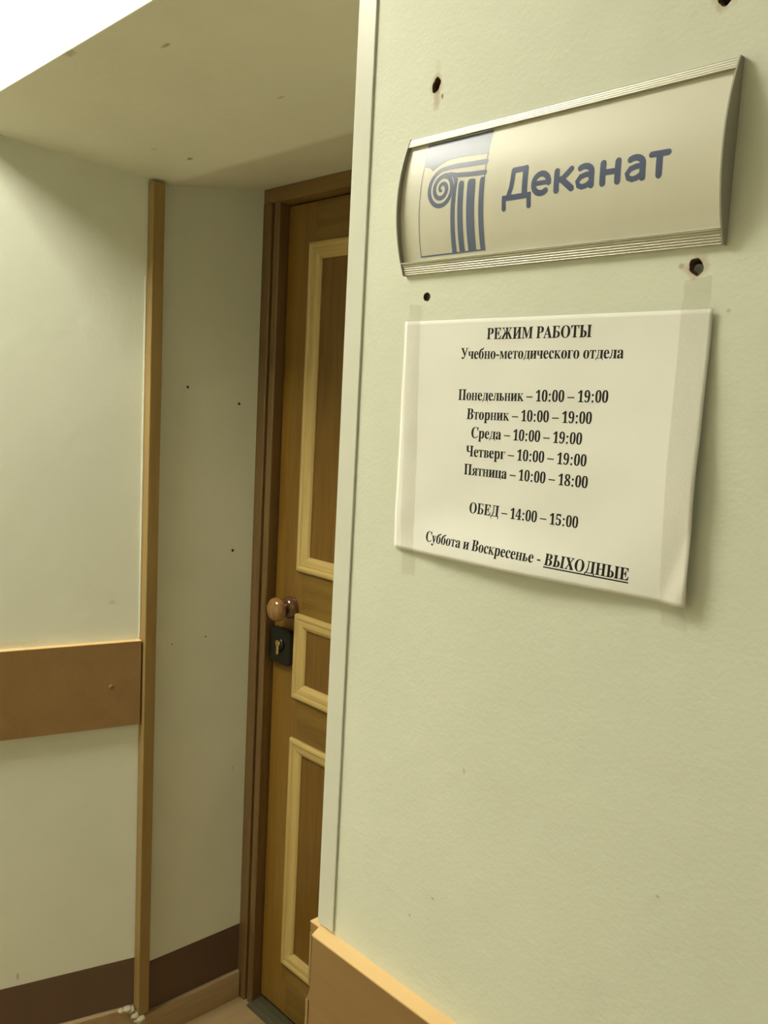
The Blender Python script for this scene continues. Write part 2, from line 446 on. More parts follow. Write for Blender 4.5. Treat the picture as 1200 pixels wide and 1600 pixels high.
# caulk blobs at the foot of the batten
vv, ff = [], []
bm = bmesh.new()
for c, r in (((-1.0480, 0.358, 0.078), 0.013), ((-1.0540, 0.350, 0.088), 0.010), ((-1.0640, 0.336, 0.1045), 0.009), ((-1.068, 0.322, 0.1035), 0.007), ((-1.0610, 0.344, 0.100), 0.009)):
    g = bmesh.ops.create_icosphere(bm, subdivisions=3, radius=r)
    for q in g['verts']:
        q.co = q.co * (1 + 0.4 * noise.noise(q.co * 190 + Vector(c) * 50))
        q.co.z *= 0.75
        q.co += Vector(c)
bv = [tuple(q.co) for q in bm.verts]
bm.verts.index_update()
bf = [tuple(q.index for q in fc.verts) for fc in bm.faces]
bm.free()
tag(mesh('trim_8', bv, bf, M['caulk'], None, True), 'lump of pale filler at the foot of the wooden batten', 'filler', kind='structure')

# ------------------------------------------------------------------ door frame and door
fr = empty('door_frame', (-0.532, 0.70, 0), 'brown wooden door frame with a stepped edge, set into the niche', 'door frame', kind='structure')
jp = [(-1.0640, 0.6455), (-1.0360, 0.6455), (-1.0345, 0.648), (-1.0345, 0.660), (-1.0285, 0.660), (-1.0285, 0.652), (-1.0270, 0.650),
      (-1.0110, 0.650), (-1.0090, 0.653), (-1.0125, 0.678), (-1.0125, 0.762), (-1.0640, 0.762)]
for sgn in (1, -1):
    pp = jp if sgn == 1 else [(-1.0642 - x, y) for x, y in jp]
    v, f = prism(pp, lambda x, y: (x, y, 0), lambda x, y: (x, y, 1.982))
    mesh('jamb', v, f, M['frame'], fr)
hp = [(0.6455, 2.0138), (0.6455, 1.985), (0.648, 1.982), (0.690, 1.980), (0.762, 1.980), (0.762, 2.0138)]
v, f = prism(hp, lambda y, z: (-1.0640, y, z), lambda y, z: (-0.0003, y, z))
mesh('head', v, f, M['frame_h'], fr, bevel=0.001)
v, f = prism([(0.638, 0), (0.640, 0.003), (0.650, 0.007), (0.762, 0.011), (0.762, 0)], lambda y, z: (-1.0120, y, z), lambda y, z: (-0.0522, y, z))
mesh('threshold', v, f, M['sill'], fr)['label'] = 'worn dark threshold'

dx0, dx1 = -1.0095, -0.0547
door = empty('door_1', ((dx0 + dx1) / 2, 0.70, 0.016), 'brown veneered door with pale moulded panels, standing in the niche', 'door', kind='structure')
DY = 0.680
mx0, mx1 = -0.9239, -1.0642 + 0.9239
ox0, ox1 = mx0 + 0.016, mx1 - 0.016
ZM = [(0.151, 0.7333), (0.8325, 1.0383), (1.139, 1.888)]
box('stile', (dx0, ox0, DY, 0.722, 0.017, 1.977), M['stile'], door, 0.0015)
box('stile', (ox1, dx1, DY, 0.722, 0.017, 1.977), M['stile'], door, 0.0015)
zz = [0.017]
for a, c in ZM: zz += [a + 0.016, c - 0.016]
zz.append(1.977)
for k in range(0, 8, 2):
    box('rail', (ox0 + .0002, ox1 - .0002, DY + .0003, 0.722, zz[k], zz[k + 1]), M['door_rail'], door, 0)
for a, c in ZM:
    box('panel', (ox0, ox1, DY + 0.005, 0.718, a + .016, c - .016), M['panel'], door, 0)
MP = [(0, 0), (0, 0.011), (0.003, 0.0145), (0.008, 0.0155), (0.0125, 0.0140), (0.0145, 0.0120), (0.0175, 0.0125), (0.026, 0.0115), (0.033, 0.0075), (0.0365, 0.0030), (0.0365, 0)]
for a, c in ZM:
    cor = [(mx0, a, 1, 1), (mx1, a, -1, 1), (mx1, c, -1, -1), (mx0, c, 1, -1)]
    for i in range(4):
        A, B = cor[i], cor[(i + 1) % 4]
        v = []
        for P_ in (A, B):
            for tt, h in MP:
                v.append((P_[0] + P_[2] * tt, DY + 0.0052 - h, P_[1] + P_[3] * tt))
        n = len(MP)
        f = [tuple(range(n)), tuple(range(n, 2 * n))] + [(k, (k + 1) % n, n + (k + 1) % n, n + k) for k in range(n)]
        mesh('moulding', v, f, M['mould_h'] if i % 2 == 0 else M['mould_v'], door)
# knob: turned ball on a round base
kx, kz = -0.9445, 1.0475
v, f = lathe([(0.0003, 0.6805), (0.0262, 0.6805), (0.0270, 0.676), (0.0262, 0.669), (0.0225, 0.662), (0.0160, 0.658), (0.0003, 0.657)], kx, kz, 40)
rs = mesh('rose', v, f, M['rose'], door, True)
rs['label'] = 'dark round base of the knob'
pr = [(0.0003, 0.657), (0.0125, 0.657), (0.0115, 0.651)]
for i in range(0, 13):
    a = math.radians(155 - i * 155 / 12)
    pr.append((max(0.0003, 0.0285 * math.sin(a)), 0.6350 + 0.0185 * -math.cos(a)))
v, f = lathe(pr, kx, kz, 40)
mesh('knob', v, f, M['knob'], door, True)['label'] = 'glossy turned wooden knob'
# lock: black rounded plate box with a brass cylinder
lx0, lx1, lz0, lz1 = -1.0060, -0.9265, 0.9060, 0.9930
rr, pts = 0.013, []
for cxx, czz, a0 in ((lx1 - rr, lz1 - rr, 0), (lx0 + rr, lz1 - rr, 90), (lx0 + rr, lz0 + rr, 180), (lx1 - rr, lz0 + rr, 270)):
    for i in range(7):
        a = math.radians(a0 + 15 * i)
        pts.append((cxx + rr * math.cos(a), czz + rr * math.sin(a)))
v, f = prism(pts, lambda x, z: (x, 0.6800, z), lambda x, z: (x, 0.6630, z))
lk = mesh('lock_case', v, f, M['lock'], door, bevel=0.003, seg=3)
lk['label'] = 'black lock box'
ccx, ccz = -0.9610, 0.9560
v, f = lathe([(0.0003, 0.6630), (0.0150, 0.6630), (0.0140, 0.6595), (0.0100, 0.6580), (0.0003, 0.6580)], ccx, ccz, 30)
mesh('escutcheon', v, f, M['lock'], lk, True)
key = []
for i in range(19):
    a = math.radians(-60 + 300 * i / 18)
    key.append((ccx + 0.0080 * math.cos(a), ccz + 0.003 + 0.0080 * math.sin(a)))
key += [(ccx - 0.0042, ccz - 0.022), (ccx - 0.0025, ccz - 0.0245), (ccx + 0.0025, ccz - 0.0245), (ccx + 0.0042, ccz - 0.022)]
v, f = prism(key, lambda x, z: (x, 0.6600, z), lambda x, z: (x, 0.6530, z))
mesh('cylinder', v, f, M['brass'], lk, bevel=0.0012, seg=2)['label'] = 'brass lock cylinder'

# nails in the wall beside the door
def wx(y): return BC[0] + D2[0] / D2[1] * (y - BC[1])
for (y, z, r), lab in zip(((0.4591, 1.5521, .0028), (0.5948, 1.5204, .0034), (0.5896, 1.1723, .0034), (0.5217, 0.9705, .0022), (0.4345, 0.965, .0016)),
                      ('dark nail head left of the pair, high on the wall beside the door',
                       'dark nail head right of the pair, high beside the door frame',
                       'single dark nail head beside the door frame, a little above the knob',
                       'small pale nail head in the wall left of the lock',
                       'tiny nail head just right of the batten, at rail height')):
    vv, ff = [], []
    for k, (d, s) in enumerate(((0, 1), (0.0012, 0.9), (0.0017, 0.5), (0.0018, 0.05))):
        for i in range(12):
            a = 2 * math.pi * i / 12
            vv.append((wx(y) + d, y + r * s * math.cos(a), z + r * s * math.sin(a)))
    for k in range(3):
        ff += [(k * 12 + i, k * 12 + (i + 1) % 12, (k + 1) * 12 + (i + 1) % 12, (k + 1) * 12 + i) for i in range(12)]
    ff.append(tuple(range(12)))
    ff.append(tuple(range(36, 48)))
    tag(mesh('nail', vv, ff, M['nail'] if r > .0025 else M['batten'], None, True), lab, 'nail', 'nails in the wall beside the door')

# ------------------------------------------------------------------ ceiling lamp and added fill panels
for k, (lx, ly, sx, sy, st, lab) in enumerate(LAMPS):
    m, nt, b = newmat('lamp_diffuser')
    b.inputs['Base Color'].default_value = (0.8, 0.8, 0.8, 1)
    b.inputs['Emission Color'].default_value = (*LIGHT_COL, 1)
    b.inputs['Emission Strength'].default_value = st
    t = empty('ceiling_or_fill_light', (lx, ly, CEIL_Z - 0.03), lab, 'ceiling light', 'corridor ceiling lights')
    for s in (-1, 1):
        box('frame', (lx - sx / 2 - .02, lx + sx / 2 + .02, ly + s * sy / 2 - (.02 if s < 0 else 0), ly + s * sy / 2 + (.02 if s > 0 else 0), CEIL_Z - .03, CEIL_Z), M['pvc'], t)
        box('frame', (lx + s * sx / 2 - (.02 if s < 0 else 0), lx + s * sx / 2 + (.02 if s > 0 else 0), ly - sy / 2, ly + sy / 2, CEIL_Z - .03, CEIL_Z), M['pvc'], t)
    v, f = boxvf(lx - sx / 2, lx + sx / 2, ly - sy / 2, ly + sy / 2, CEIL_Z - .02, CEIL_Z - .012)
    mesh('diffuser', v, f, m, t)
GLYPHS = {
    'А': (650, '-13,0 -13,27 35,45 60,82 307,694 334,693 600,70 625,38 660,27 660,0 341,0 341,27 386,32 413,45 422,68 376,197 154,197 117,105 111,72 119,47 143,32 190,27 190,0|169,239 360,239 263,475'),
    'В': (659, '24,0 24,26 54,29 93,48 109,90 111,549 107,597 96,627 76,645 23,653 23,678 422,672 496,653 548,622 580,578 590,522 583,476 564,438 531,408 486,384 427,368 498,349 552,323 592,288 615,246 623,196 620,160 598,99 578,74 522,33 447,8 403,2|271,375 328,378 365,389 392,406 410,431 424,514 414,589 401,614 382,632 356,642 302,645 280,633 271,582|330,36 400,52 422,73 438,110 447,222 435,273 413,309 353,338 271,344 272,77 294,42'),
    'С': (697, '382,-16 306,-9 236,13 175,49 102,125 67,189 46,261 39,340 55,455 84,523 149,606 207,648 273,677 347,691 414,691 577,648 599,653 614,668 624,693 650,693 650,459 625,459 575,557 531,606 480,641 424,658 395,660 330,647 279,608 243,544 221,453 214,337 222,228 246,144 286,83 342,47 438,36 486,46 556,80 638,158 666,132 622,79 571,37 514,8 451,-10'),
    'Е': (658, '21,0 21,25 77,33 93,44 104,60 112,116 110,587 93,634 53,651 24,653 24,678 594,678 594,476 571,476 542,567 507,605 483,618 386,640 298,638 281,628 272,578 272,366 329,370 361,381 386,401 408,435 429,514 453,514 453,176 428,176 407,270 378,306 335,325 272,331 272,100 278,62 299,46 343,41 467,58 527,89 552,112 574,139 612,213 640,213 599,0'),
    'Н': (779, '23,0 23,26 54,29 93,47 109,88 111,120 109,593 93,631 77,642 24,653 24,678 360,678 360,653 304,643 278,618 271,564 271,373 509,373 506,604 488,637 443,651 420,653 420,678 755,678 755,653 724,649 686,632 671,594 669,564 671,90 677,66 702,37 755,26 755,0 420,0 420,26 474,36 501,62 509,120 509,329 271,329 271,120 279,64 305,36 360,26 360,0'),
    'К': (760, '24,0 24,26 55,29 94,47 110,88 112,120 110,593 94,632 78,643 25,653 25,678 361,678 361,653 294,637 275,604 272,348 478,556 514,604 519,623 509,640 481,650 433,653 433,678 723,678 723,653 675,648 637,634 556,579 403,424 690,69 725,37 773,26 773,0 418,0 418,26 479,31 495,43 494,63 297,318 272,295 274,88 290,47 306,36 361,26 361,0'),
    'М': (944, '21,0 21,26 75,36 92,47 110,87 112,118 109,606 99,629 79,644 22,653 22,678 275,678 472,212 669,678 919,678 919,653 890,649 853,630 836,592 837,80 855,41 918,26 918,0 589,0 589,26 655,44 674,81 677,594 429,0 402,0 157,579 159,85 178,44 220,28 252,26 252,0'),
    'О': (782, '388,-16 331,-12 251,11 203,36 141,86 106,127 67,199 50,253 41,339 50,425 67,479 91,528 141,592 182,627 254,667 335,690 395,694 452,690 532,668 580,643 642,594 676,553 716,481 738,399 742,339 738,281 716,199 676,127 641,86 600,51 529,11 447,-12|394,18 456,31 503,69 538,134 558,223 565,339 548,501 518,579 474,631 419,657 387,660 325,647 278,609 243,544 223,455 216,339 233,178 264,100 285,70 334,31'),
    'Р': (622, '23,0 23,26 54,29 93,47 109,88 111,120 109,593 93,631 77,642 24,653 24,678 318,678 445,670 500,655 558,617 596,563 609,494 599,431 569,379 518,339 449,314 271,306 271,120 279,64 305,36 360,26 360,0|271,342 345,346 379,357 405,376 421,404 435,490 424,576 410,605 388,626 359,638 304,641 276,622'),
    'Т': (630, '137,0 137,26 169,28 212,46 230,88 232,645 164,638 97,601 55,533 43,473 16,473 16,678 611,678 611,472 586,472 573,534 548,583 511,617 462,638 392,645 394,87 412,45 429,34 488,26 488,0'),
    'Х': (701, '17,0 17,26 67,38 113,73 288,310 100,598 56,644 21,653 21,678 363,678 363,653 309,649 289,637 283,618 300,578 394,431 479,556 505,616 497,636 474,648 436,653 436,678 682,678 682,653 623,643 577,611 418,394 615,85 650,41 691,26 691,0 355,0 355,26 401,30 424,42 432,61 409,118 312,272 187,84 193,44 218,31 259,26 259,0'),
    'а': (512, '379,-15 337,-8 310,15 298,52 240,10 209,-3 142,-13 82,0 43,39 33,65 33,119 40,143 71,185 158,236 296,283 288,405 278,421 244,438 184,436 162,426 155,408 183,344 181,327 164,301 133,286 96,286 67,303 51,333 52,375 60,395 73,415 114,446 171,467 281,472 347,460 372,449 408,418 434,344 439,59 453,51 477,62 490,41 449,5|225,50 259,61 296,94 296,252 219,218 195,193 181,162 181,83 198,58'),
    'е': (448, '229,-15 157,-1 98,39 74,68 46,125 33,176 33,287 46,336 76,391 130,443 197,471 234,474 267,472 324,453 371,417 403,364 419,297 421,247 174,247 180,181 195,129 219,92 253,70 297,63 342,73 402,128 424,108 358,29 276,-10|173,286 300,286 299,358 288,413 261,439 216,436 197,420 176,353'),
    'о': (501, '251,-15 201,-10 155,5 103,41 56,105 38,151 29,202 38,309 77,390 135,443 208,471 292,471 365,443 396,420 444,357 462,310 471,257 462,149 422,68 366,16 331,-1|251,17 296,35 311,58 324,121 327,229 321,355 309,403 295,426 251,445 225,440 205,426 191,403 180,355 174,230 178,122 191,58 206,35'),
    'р': (553, '26,-207 26,-184 60,-175 72,-160 78,-95 77,389 69,422 29,439 29,462 213,462 213,391 255,445 281,462 311,472 377,472 408,461 461,421 499,360 513,314 521,238 513,156 481,72 434,18 373,-11 310,-12 260,8 220,48 226,-147 249,-175 294,-183 294,-207|291,42 319,47 340,62 363,109 375,194 370,324 345,394 324,409 296,414 267,407 242,386 220,350 220,102 238,69 262,49'),
    'с': (437, '232,-15 195,-12 129,16 100,39 56,101 33,171 29,223 40,305 60,353 87,394 143,442 210,470 260,475 305,472 373,444 409,395 413,365 406,333 369,306 319,312 299,335 294,404 289,425 275,438 252,442 221,435 198,416 181,383 170,338 168,238 180,167 204,114 232,82 265,63 304,57 339,63 372,79 404,107 424,90 392,52 319,2'),
    'у': (447, '78,-209 33,-199 1,-169 -10,-125 7,-79 35,-61 83,-65 104,-84 112,-139 128,-147 140,-143 170,-110 193,-66 209,-7 37,410 16,433 -7,437 -7,462 241,462 241,437 202,431 191,409 276,177 343,359 354,408 342,431 302,437 302,462 446,462 446,437 422,429 395,384 225,-79 193,-143 142,-195'),
    '0': (559, '280,-10 213,-3 158,19 97,79 68,133 49,199 34,359 49,518 68,583 97,637 135,679 184,708 281,724 373,708 422,679 460,637 489,583 509,517 525,358 509,199 489,133 460,79 398,19 344,-3|280,55 313,64 337,91 353,135 364,209 370,358 364,507 353,580 337,624 313,650 281,659 248,650 223,624 207,580 195,507 189,358 195,209 207,135 223,91 247,64'),
    '1': (559, '97,0 97,53 195,55 217,67 228,96 229,619 161,544 120,518 85,517 50,550 42,589 136,626 266,718 378,718 382,83 397,61 411,55 510,53 510,0'),
    '4': (559, '180,0 180,53 230,54 266,66 279,78 290,125 290,186 13,186 13,247 297,714 436,714 436,252 540,252 540,186 436,186 439,98 460,66 496,54 531,53 531,0|83,252 290,252 297,619'),
    '5': (559, '245,-10 166,-4 98,20 60,53 40,111 42,132 62,163 120,180 139,106 183,68 230,60 272,66 323,103 336,124 351,182 349,266 337,303 318,332 291,352 217,368 172,366 106,350 60,368 92,714 470,714 475,532 418,532 402,586 378,603 156,604 140,419 250,434 373,415 436,381 461,357 481,329 503,261 506,220 496,143 483,111 445,60 366,12 305,-5'),
    '8': (559, '273,-10 184,-1 103,35 56,86 33,148 30,182 34,223 48,258 71,288 107,319 177,361 115,406 67,471 53,542 63,602 75,631 117,679 170,707 222,720 325,722 393,706 445,675 479,631 498,549 482,480 434,431 363,387 427,352 491,297 525,228 529,189 518,120 505,91 462,43 399,9 361,-2|302,421 356,472 372,551 362,606 343,637 316,658 279,666 233,652 204,611 194,554 206,495 222,474|278,47 310,51 360,82 387,138 390,172 375,230 356,254 273,307 244,321 204,286 175,240 165,178 168,142 196,84 219,63'),
    '9': (559, '227,-10 158,-3 92,33 65,85 68,129 84,149 112,160 137,106 175,67 232,53 279,65 317,99 345,157 364,239 373,343 316,295 263,277 167,283 113,309 70,351 44,409 35,482 45,562 62,609 110,671 186,713 264,724 345,711 414,673 468,608 493,549 513,433 511,324 491,205 461,129 417,67 359,21 311,1|274,347 316,355 334,366 373,414 368,505 354,574 323,631 299,651 270,657 221,638 195,596 181,520 184,437 195,398 214,370 240,353'),
    'R': (704, '23,0 23,26 54,29 93,47 109,88 111,120 109,593 93,631 77,642 24,653 24,678 380,676 476,662 547,634 574,614 609,564 618,533 615,452 597,412 566,379 524,353 469,333 643,75 684,31 715,26 715,0 504,0 300,316 271,316 273,88 289,47 305,36 360,26 360,0|271,348 350,352 388,364 417,385 439,421 451,470 447,551 433,591 410,619 376,636 310,641 282,629 271,574'),
    '–': (500, '509,285 -9,285 -9,221 509,221'),
}

# ------------------------------------------------------------------ flat lettering laid on a curved surface
def surf_mesh(name, polys, yfn, mat, parent, eps=0.00012, cut=None):
    """polys: lists of loops in (x, z), or ('q', verts, faces); yfn(x, z) gives the surface; each polygon lies a hair above the one before"""
    bm = bmesh.new()
    k = 0
    lay = bm.verts.layers.float.new('e')
    for P_ in polys:
        if P_[0] == 'q':
            vs = [bm.verts.new((x, 0, z)) for x, z in P_[1]]
            tr = P_[2]
        else:
            lp = [[Vector((x, z, 0)) for x, z in l] for l in P_]
            tr = tessellate_polygon(lp)
            vs = [bm.verts.new((p.x, 0, p.y)) for l in lp for p in l]
        for q in vs: q[lay] = eps + 0.0000025 * (k % 14)
        for tt in tr:
            try: bm.faces.new([vs[i] for i in tt])
            except ValueError: pass
        k += 1
    if cut:
        zs = [q.co.z for q in bm.verts]
        z = min(zs) + cut
        while z < max(zs):
            g = list(bm.verts) + list(bm.edges) + list(bm.faces)
            bmesh.ops.bisect_plane(bm, geom=g, plane_co=(0, 0, z), plane_no=(0, 0, 1), dist=1e-7)
            z += cut
    vv = [(q.co.x, yfn(q.co.x, q.co.z) - max(eps, q[lay]), q.co.z) for q in bm.verts]
    bm.verts.index_update()
    ff = [tuple(reversed([q.index for q in fc.verts])) for fc in bm.faces]
    bm.free()
    return mesh(name, vv, ff, mat, parent)


def ribbon(pts, wd, caps=True):
    """a stroke of even width as quads, with round ends"""
    L_, R_ = [], []
    n = len(pts)
    for i, (x, z) in enumerate(pts):
        a = pts[max(0, i - 1)]; c = pts[min(n - 1, i + 1)]
        d = Vector((c[0] - a[0], c[1] - a[1])).normalized()
        ww = wd[i] if isinstance(wd, (list, tuple)) else wd
        L_.append((x - d.y * ww / 2, z + d.x * ww / 2)); R_.append((x + d.y * ww / 2, z - d.x * ww / 2))
    out = [('q', L_ + R_, [(i, i + 1, n + i + 1, n + i) for i in range(n - 1)])]
    if caps:
        for j in (0, n - 1):
            ww = wd[j] if isinstance(wd, (list, tuple)) else wd
            out.append([[(pts[j][0] + ww / 2 * math.cos(a * math.pi / 8), pts[j][1] + ww / 2 * math.sin(a * math.pi / 8)) for a in range(16)]])
    return out


def ell(cx, cz, rx, rz, a0, a1, n=24):
    return [(cx + rx * math.cos(math.radians(a0 + (a1 - a0) * i / n)), cz + rz * math.sin(math.radians(a0 + (a1 - a0) * i / n))) for i in range(n + 1)]


# ------------------------------------------------------------------ name sign
SX0, SX1, SZ0, SZ1 = 0.0793, 0.3843, 1.6544, 1.7734
SMID, SHALF = (SZ0 + SZ1) / 2, (SZ1 - SZ0) / 2


def arc_y(z, b_, y0):
    R_ = (SHALF ** 2 + b_ ** 2) / (2 * b_)
    t_ = min(SHALF, abs(z - SMID))
    return y0 - (math.sqrt(R_ * R_ - t_ * t_) - (R_ - b_))


def ins(x, z): return arc_y(z, 0.0120, -0.0005)
def out(z): return arc_y(z, 0.0125, -0.0040)


sign = empty('door_sign', (0.2318, 0, SZ0), 'curved aluminium name sign reading Деканат in blue beside a column emblem', 'sign')
zs = [SZ0 + .004 + (SZ1 - SZ0 - .0075) * i / 60 for i in range(61)]
poly = [(ins(0, z), z) for z in zs] + [(-0.0002, zs[-1]), (-0.0002, zs[0])]
v, f = prism(poly, lambda y, z: (SX0 + .0012, y, z), lambda y, z: (SX1 - .0012, y, z))
mesh('insert', v, f, M['insert'], sign)['label'] = 'satin white printed insert'
# rails
tz0, tz1 = 1.7658, 1.7731
tp = [(-0.0002, tz1 + .0002)]
for i in range(9):
    z = tz1 - (tz1 - tz0) * i / 8
    tp.append((out(z) - (0.0003 if i % 2 else 0.0), z))
tp += [(ins(0, tz0) - .0003, tz0 - .0001), (-0.0002, tz0 + .0006)]
v, f = prism(tp, lambda y, z: (SX0 + .001, y, z), lambda y, z: (SX1 - .001, y, z))
mesh('top_rail', v, f, M['alu'], sign)
bz0, bz1 = 1.6547, 1.6640
bp_ = [(-0.0002, bz0)]
for i in range(33):
    z = bz0 + (bz1 - bz0) * i / 32
    bp_.append((out(z) + (0.0, 0.0002, 0.0009, 0.0010, 0.0009, 0.0002)[i % 6] if i < 29 else out(z) - .0002, z))
bp_ += [(out(bz1) - .0014, bz1 + .0001), (out(bz1) - .0014, bz1 + .0007), (ins(0, bz1) - .0003, bz1 + .0009), (-0.0002, bz1)]
v, f = prism(bp_, lambda y, z: (SX0 + .001, y, z), lambda y, z: (SX1 - .001, y, z))
mesh('bottom_rail', v, f, M['alu'], sign)['label'] = 'finely ribbed aluminium bottom rail'
cz = [SZ0 - .0004 + (SZ1 - SZ0 + .0008) * i / 40 for i in range(41)]
cp = [(out(z) - .0007, z) for z in cz] + [(-0.0001, cz[-1]), (-0.0001, cz[0])]
for a in (SX0, SX1 - .0014):
    v, f = prism(cp, lambda y, z: (a, y, z), lambda y, z: (a + .0014, y, z))
    mesh('end_cap', v, f, M['cap'], sign, bevel=0.0002)['label'] = 'grey D-shaped end cap'

# lettering Деканат
def zb(x): return 1.7035 - 0.0135 * (x - 0.2)
W = 0.0050
H_ = W / 2
xh, cap_h = 0.0188, 0.0252
P = []
def st(pts, w=W): P.extend(ribbon([(x, zb(x) + z) for x, z in pts], w, True))
def bar(x0, z0, x1, z1, w=W):
    d = Vector((x1 - x0, z1 - z0)).normalized() * 0
    P.extend(ribbon([(x0, zb(x0) + z0), (x1, zb(x1) + z1)], w, False))
# Д
st([(0.1994, -0.0058), (0.1994, 0.0022)], 0.0042)
st([(0.2243, -0.0058), (0.2243, 0.0022)], 0.0042)
bar(0.1974, 0.0022, 0.2263, 0.0022, 0.0044)
st([(0.2036, 0.0030), (0.2062, 0.0095), (0.2072, 0.0160), (0.2076, cap_h - .0022)], 0.0044)
st([(0.2076, cap_h - .0022), (0.2198, cap_h - .0022)], 0.0044)
st([(0.2198, cap_h - .0022), (0.2198, 0.0030)], 0.0052)
# е
st(ell(0.2357, xh / 2, 0.0072, xh / 2 - H_ * .85, 0, 308, 34), [0.0046] * 35)
bar(0.2288, xh / 2 + .0004, 0.2452, xh / 2 + .0004, 0.0036)
# к
st([(0.2502, H_), (0.2502, xh - H_)])
st([(0.2512, xh * .5), (0.2560, xh * .56), (0.2632, xh - H_ * .9)], 0.0044)
st([(0.2546, xh * .53), (0.2600, xh * .30), (0.2640, H_ * .95)], 0.0048)
# а (twice)
for ax in (0.2668, 0.3088):
    st([(ax + .0146, H_), (ax + .0146, xh * .62)], 0.0048)
    st(ell(ax + .0083, xh * .64, 0.0063, xh * .36 - H_ * .85, 0, 128, 14), [0.0046] * 15)
    st([(ax + .0146, xh * .56), (ax + .0095, xh * .56), (ax + .0050, xh * .50), (ax + .0024, xh * .34), (ax + .0034, xh * .18), (ax + .0066, H_ * .82), (ax + .0104, H_ * 1.1), (ax + .0146, xh * .28)], 0.0040)
# н
st([(0.2910, H_), (0.2910, xh - H_)])
st([(0.3034, H_), (0.3034, xh - H_)])
bar(0.2910, xh * .52, 0.3034, xh * .52, 0.0042)
# т
st([(0.3298, xh - H_ * .85), (0.3426, xh - H_ * .85)], 0.0043)
st([(0.3362, H_), (0.3362, xh - H_)])
surf_mesh('lettering', P, ins, M['ink_blue'], sign, 0.00012, 0.003)['label'] = 'blue word Деканат'

# emblem: an Ionic capital and column
P = []
P.append([[(0.1028, 1.7648), (0.1774, 1.7648), (0.1770, 1.7450), (0.1600, 1.7462), (0.1450, 1.7472), (0.1340, 1.7468), (0.1250, 1.7444),
           (0.1200, 1.7420), (0.1160, 1.7397), (0.1125, 1.7428), (0.1049, 1.7452)]])
scx, scz = 0.1299, 1.7225
sp, wds = [], []
for i in range(100):
    a = 92 + i * 9.2
    r = 0.0165 - 0.0062 * (i * 9.2 / 360)
    if r < 0.0012: break
    sp.append((scx + r * 0.98 * math.cos(math.radians(a)), scz + r * 1.03 * math.sin(math.radians(a))))
    wds.append(0.0039 * (1 if i < 70 else 1 - (i - 70) / 60))
P += ribbon([(0.1770, 1.7385), (0.1600, 1.7391), (0.1450, 1.7399), (0.1365, 1.7400)] + sp, [0.0043] * 3 + [0.0041] + wds)
P += ribbon([(0.1772, 1.7296), (0.1600, 1.7306), (0.1450, 1.7322), (0.1380, 1.7335), (0.1310, 1.7336)], 0.0040)
P.append([[(0.1416, 1.7100), (0.1432, 1.7180), (0.1438, 1.7260), (0.1410, 1.7320), (0.1440, 1.7330), (0.1476, 1.7285), (0.1468, 1.7180), (0.1462, 1.7000), (0.1458, 1.6690), (0.1408, 1.6690)]])
for a, c in ((0.1492, 0.1552), (0.1592, 0.1680), (0.1726, 0.1778)):
    P.append([[(a, 1.6690), (a, 1.7235), (a + .0008, 1.7258), (a + .0022, 1.7265), (c - .0020, 1.7263), (c - .0006, 1.7254), (c, 1.7235), (c, 1.6690)]])
P.append([[(0.1768, 1.6690), (0.1768, 1.7640), (0.1776, 1.7640), (0.1778, 1.6690)]])
P.append([[(0.1030, 1.6682), (0.1030, 1.6694), (0.1778, 1.6694), (0.1778, 1.6682)]])
P.append([[(0.1030, 1.6690), (0.1046, 1.7452), (0.1051, 1.7452), (0.1036, 1.6690)]])
surf_mesh('emblem', P, ins, M['ink_logo'], sign, 0.00012, 0.003)['label'] = 'grey-blue emblem of a fluted column with a scroll capital'

# ------------------------------------------------------------------ paper notice
PX0, PX1, PZ0, PZ1 = 0.0840, 0.3818, 1.4035, 1.6126


def sheet_h(x, z):
    u = (x - PX0) / (PX1 - PX0); v_ = (z - PZ0) / (PZ1 - PZ0)
    uc = min(1, max(0, u)); vc = min(1, max(0, v_))
    h = 0.0012 + 0.0058 * math.exp(-((u - 1) / .20) ** 2) * math.sin(math.pi * vc ** .72) ** 1.5
    h += 0.0070 * math.sin(math.pi * uc) * math.exp(-(v_ / .15) ** 2)
    h += 0.0013 * (noise.noise(Vector((x * 15, z * 22, 3.1))) + .6) + 0.0010 * math.exp(-((u - .04) / .03) ** 2) * (0.5 + noise.noise(Vector((1, z * 40, 0))))
    # creased lower right corner
    d = (u - 0.93) * 1.4 - (v_ - 0.0) * 0.36
    if d > 0: h += min(0.004, d * 0.06)
    return h


nx, nz = 84, 60
vv = []
for j in range(nz + 1):
    for i in range(nx + 1):
        u, q = i / nx, j / nz
        xx = (PX0 + .0004 * (1 - q)) + (0.3806 + .0022 * (1 - q) - PX0) * u
        z_ = (PZ0 - .0008 + .0028 * u) * (1 - q) + (PZ1 + .0004 - .0007 * u) * q
        vv.append((xx, -sheet_h(xx, z_), z_))
ff = [(j * (nx + 1) + i, j * (nx + 1) + i + 1, (j + 1) * (nx + 1) + i + 1, (j + 1) * (nx + 1) + i) for j in range(nz) for i in range(nx)]
notice = empty('paper_notice', ((PX0 + PX1) / 2, 0, PZ0), 'white paper notice of opening hours taped to the wall below the sign', 'notice')
o = mesh('sheet', vv, ff, M['paper'], notice, True)
m = o.modifiers.new('thickness', 'SOLIDIFY'); m.thickness = 0.00012; m.offset = -1

def ref_y(x, z): return -sheet_h(x, z) - 0.00006


def R4(x0, y0, x1, y1): return [[(x0, y0), (x1, y0), (x1, y1), (x0, y1)]]


STW = [160]


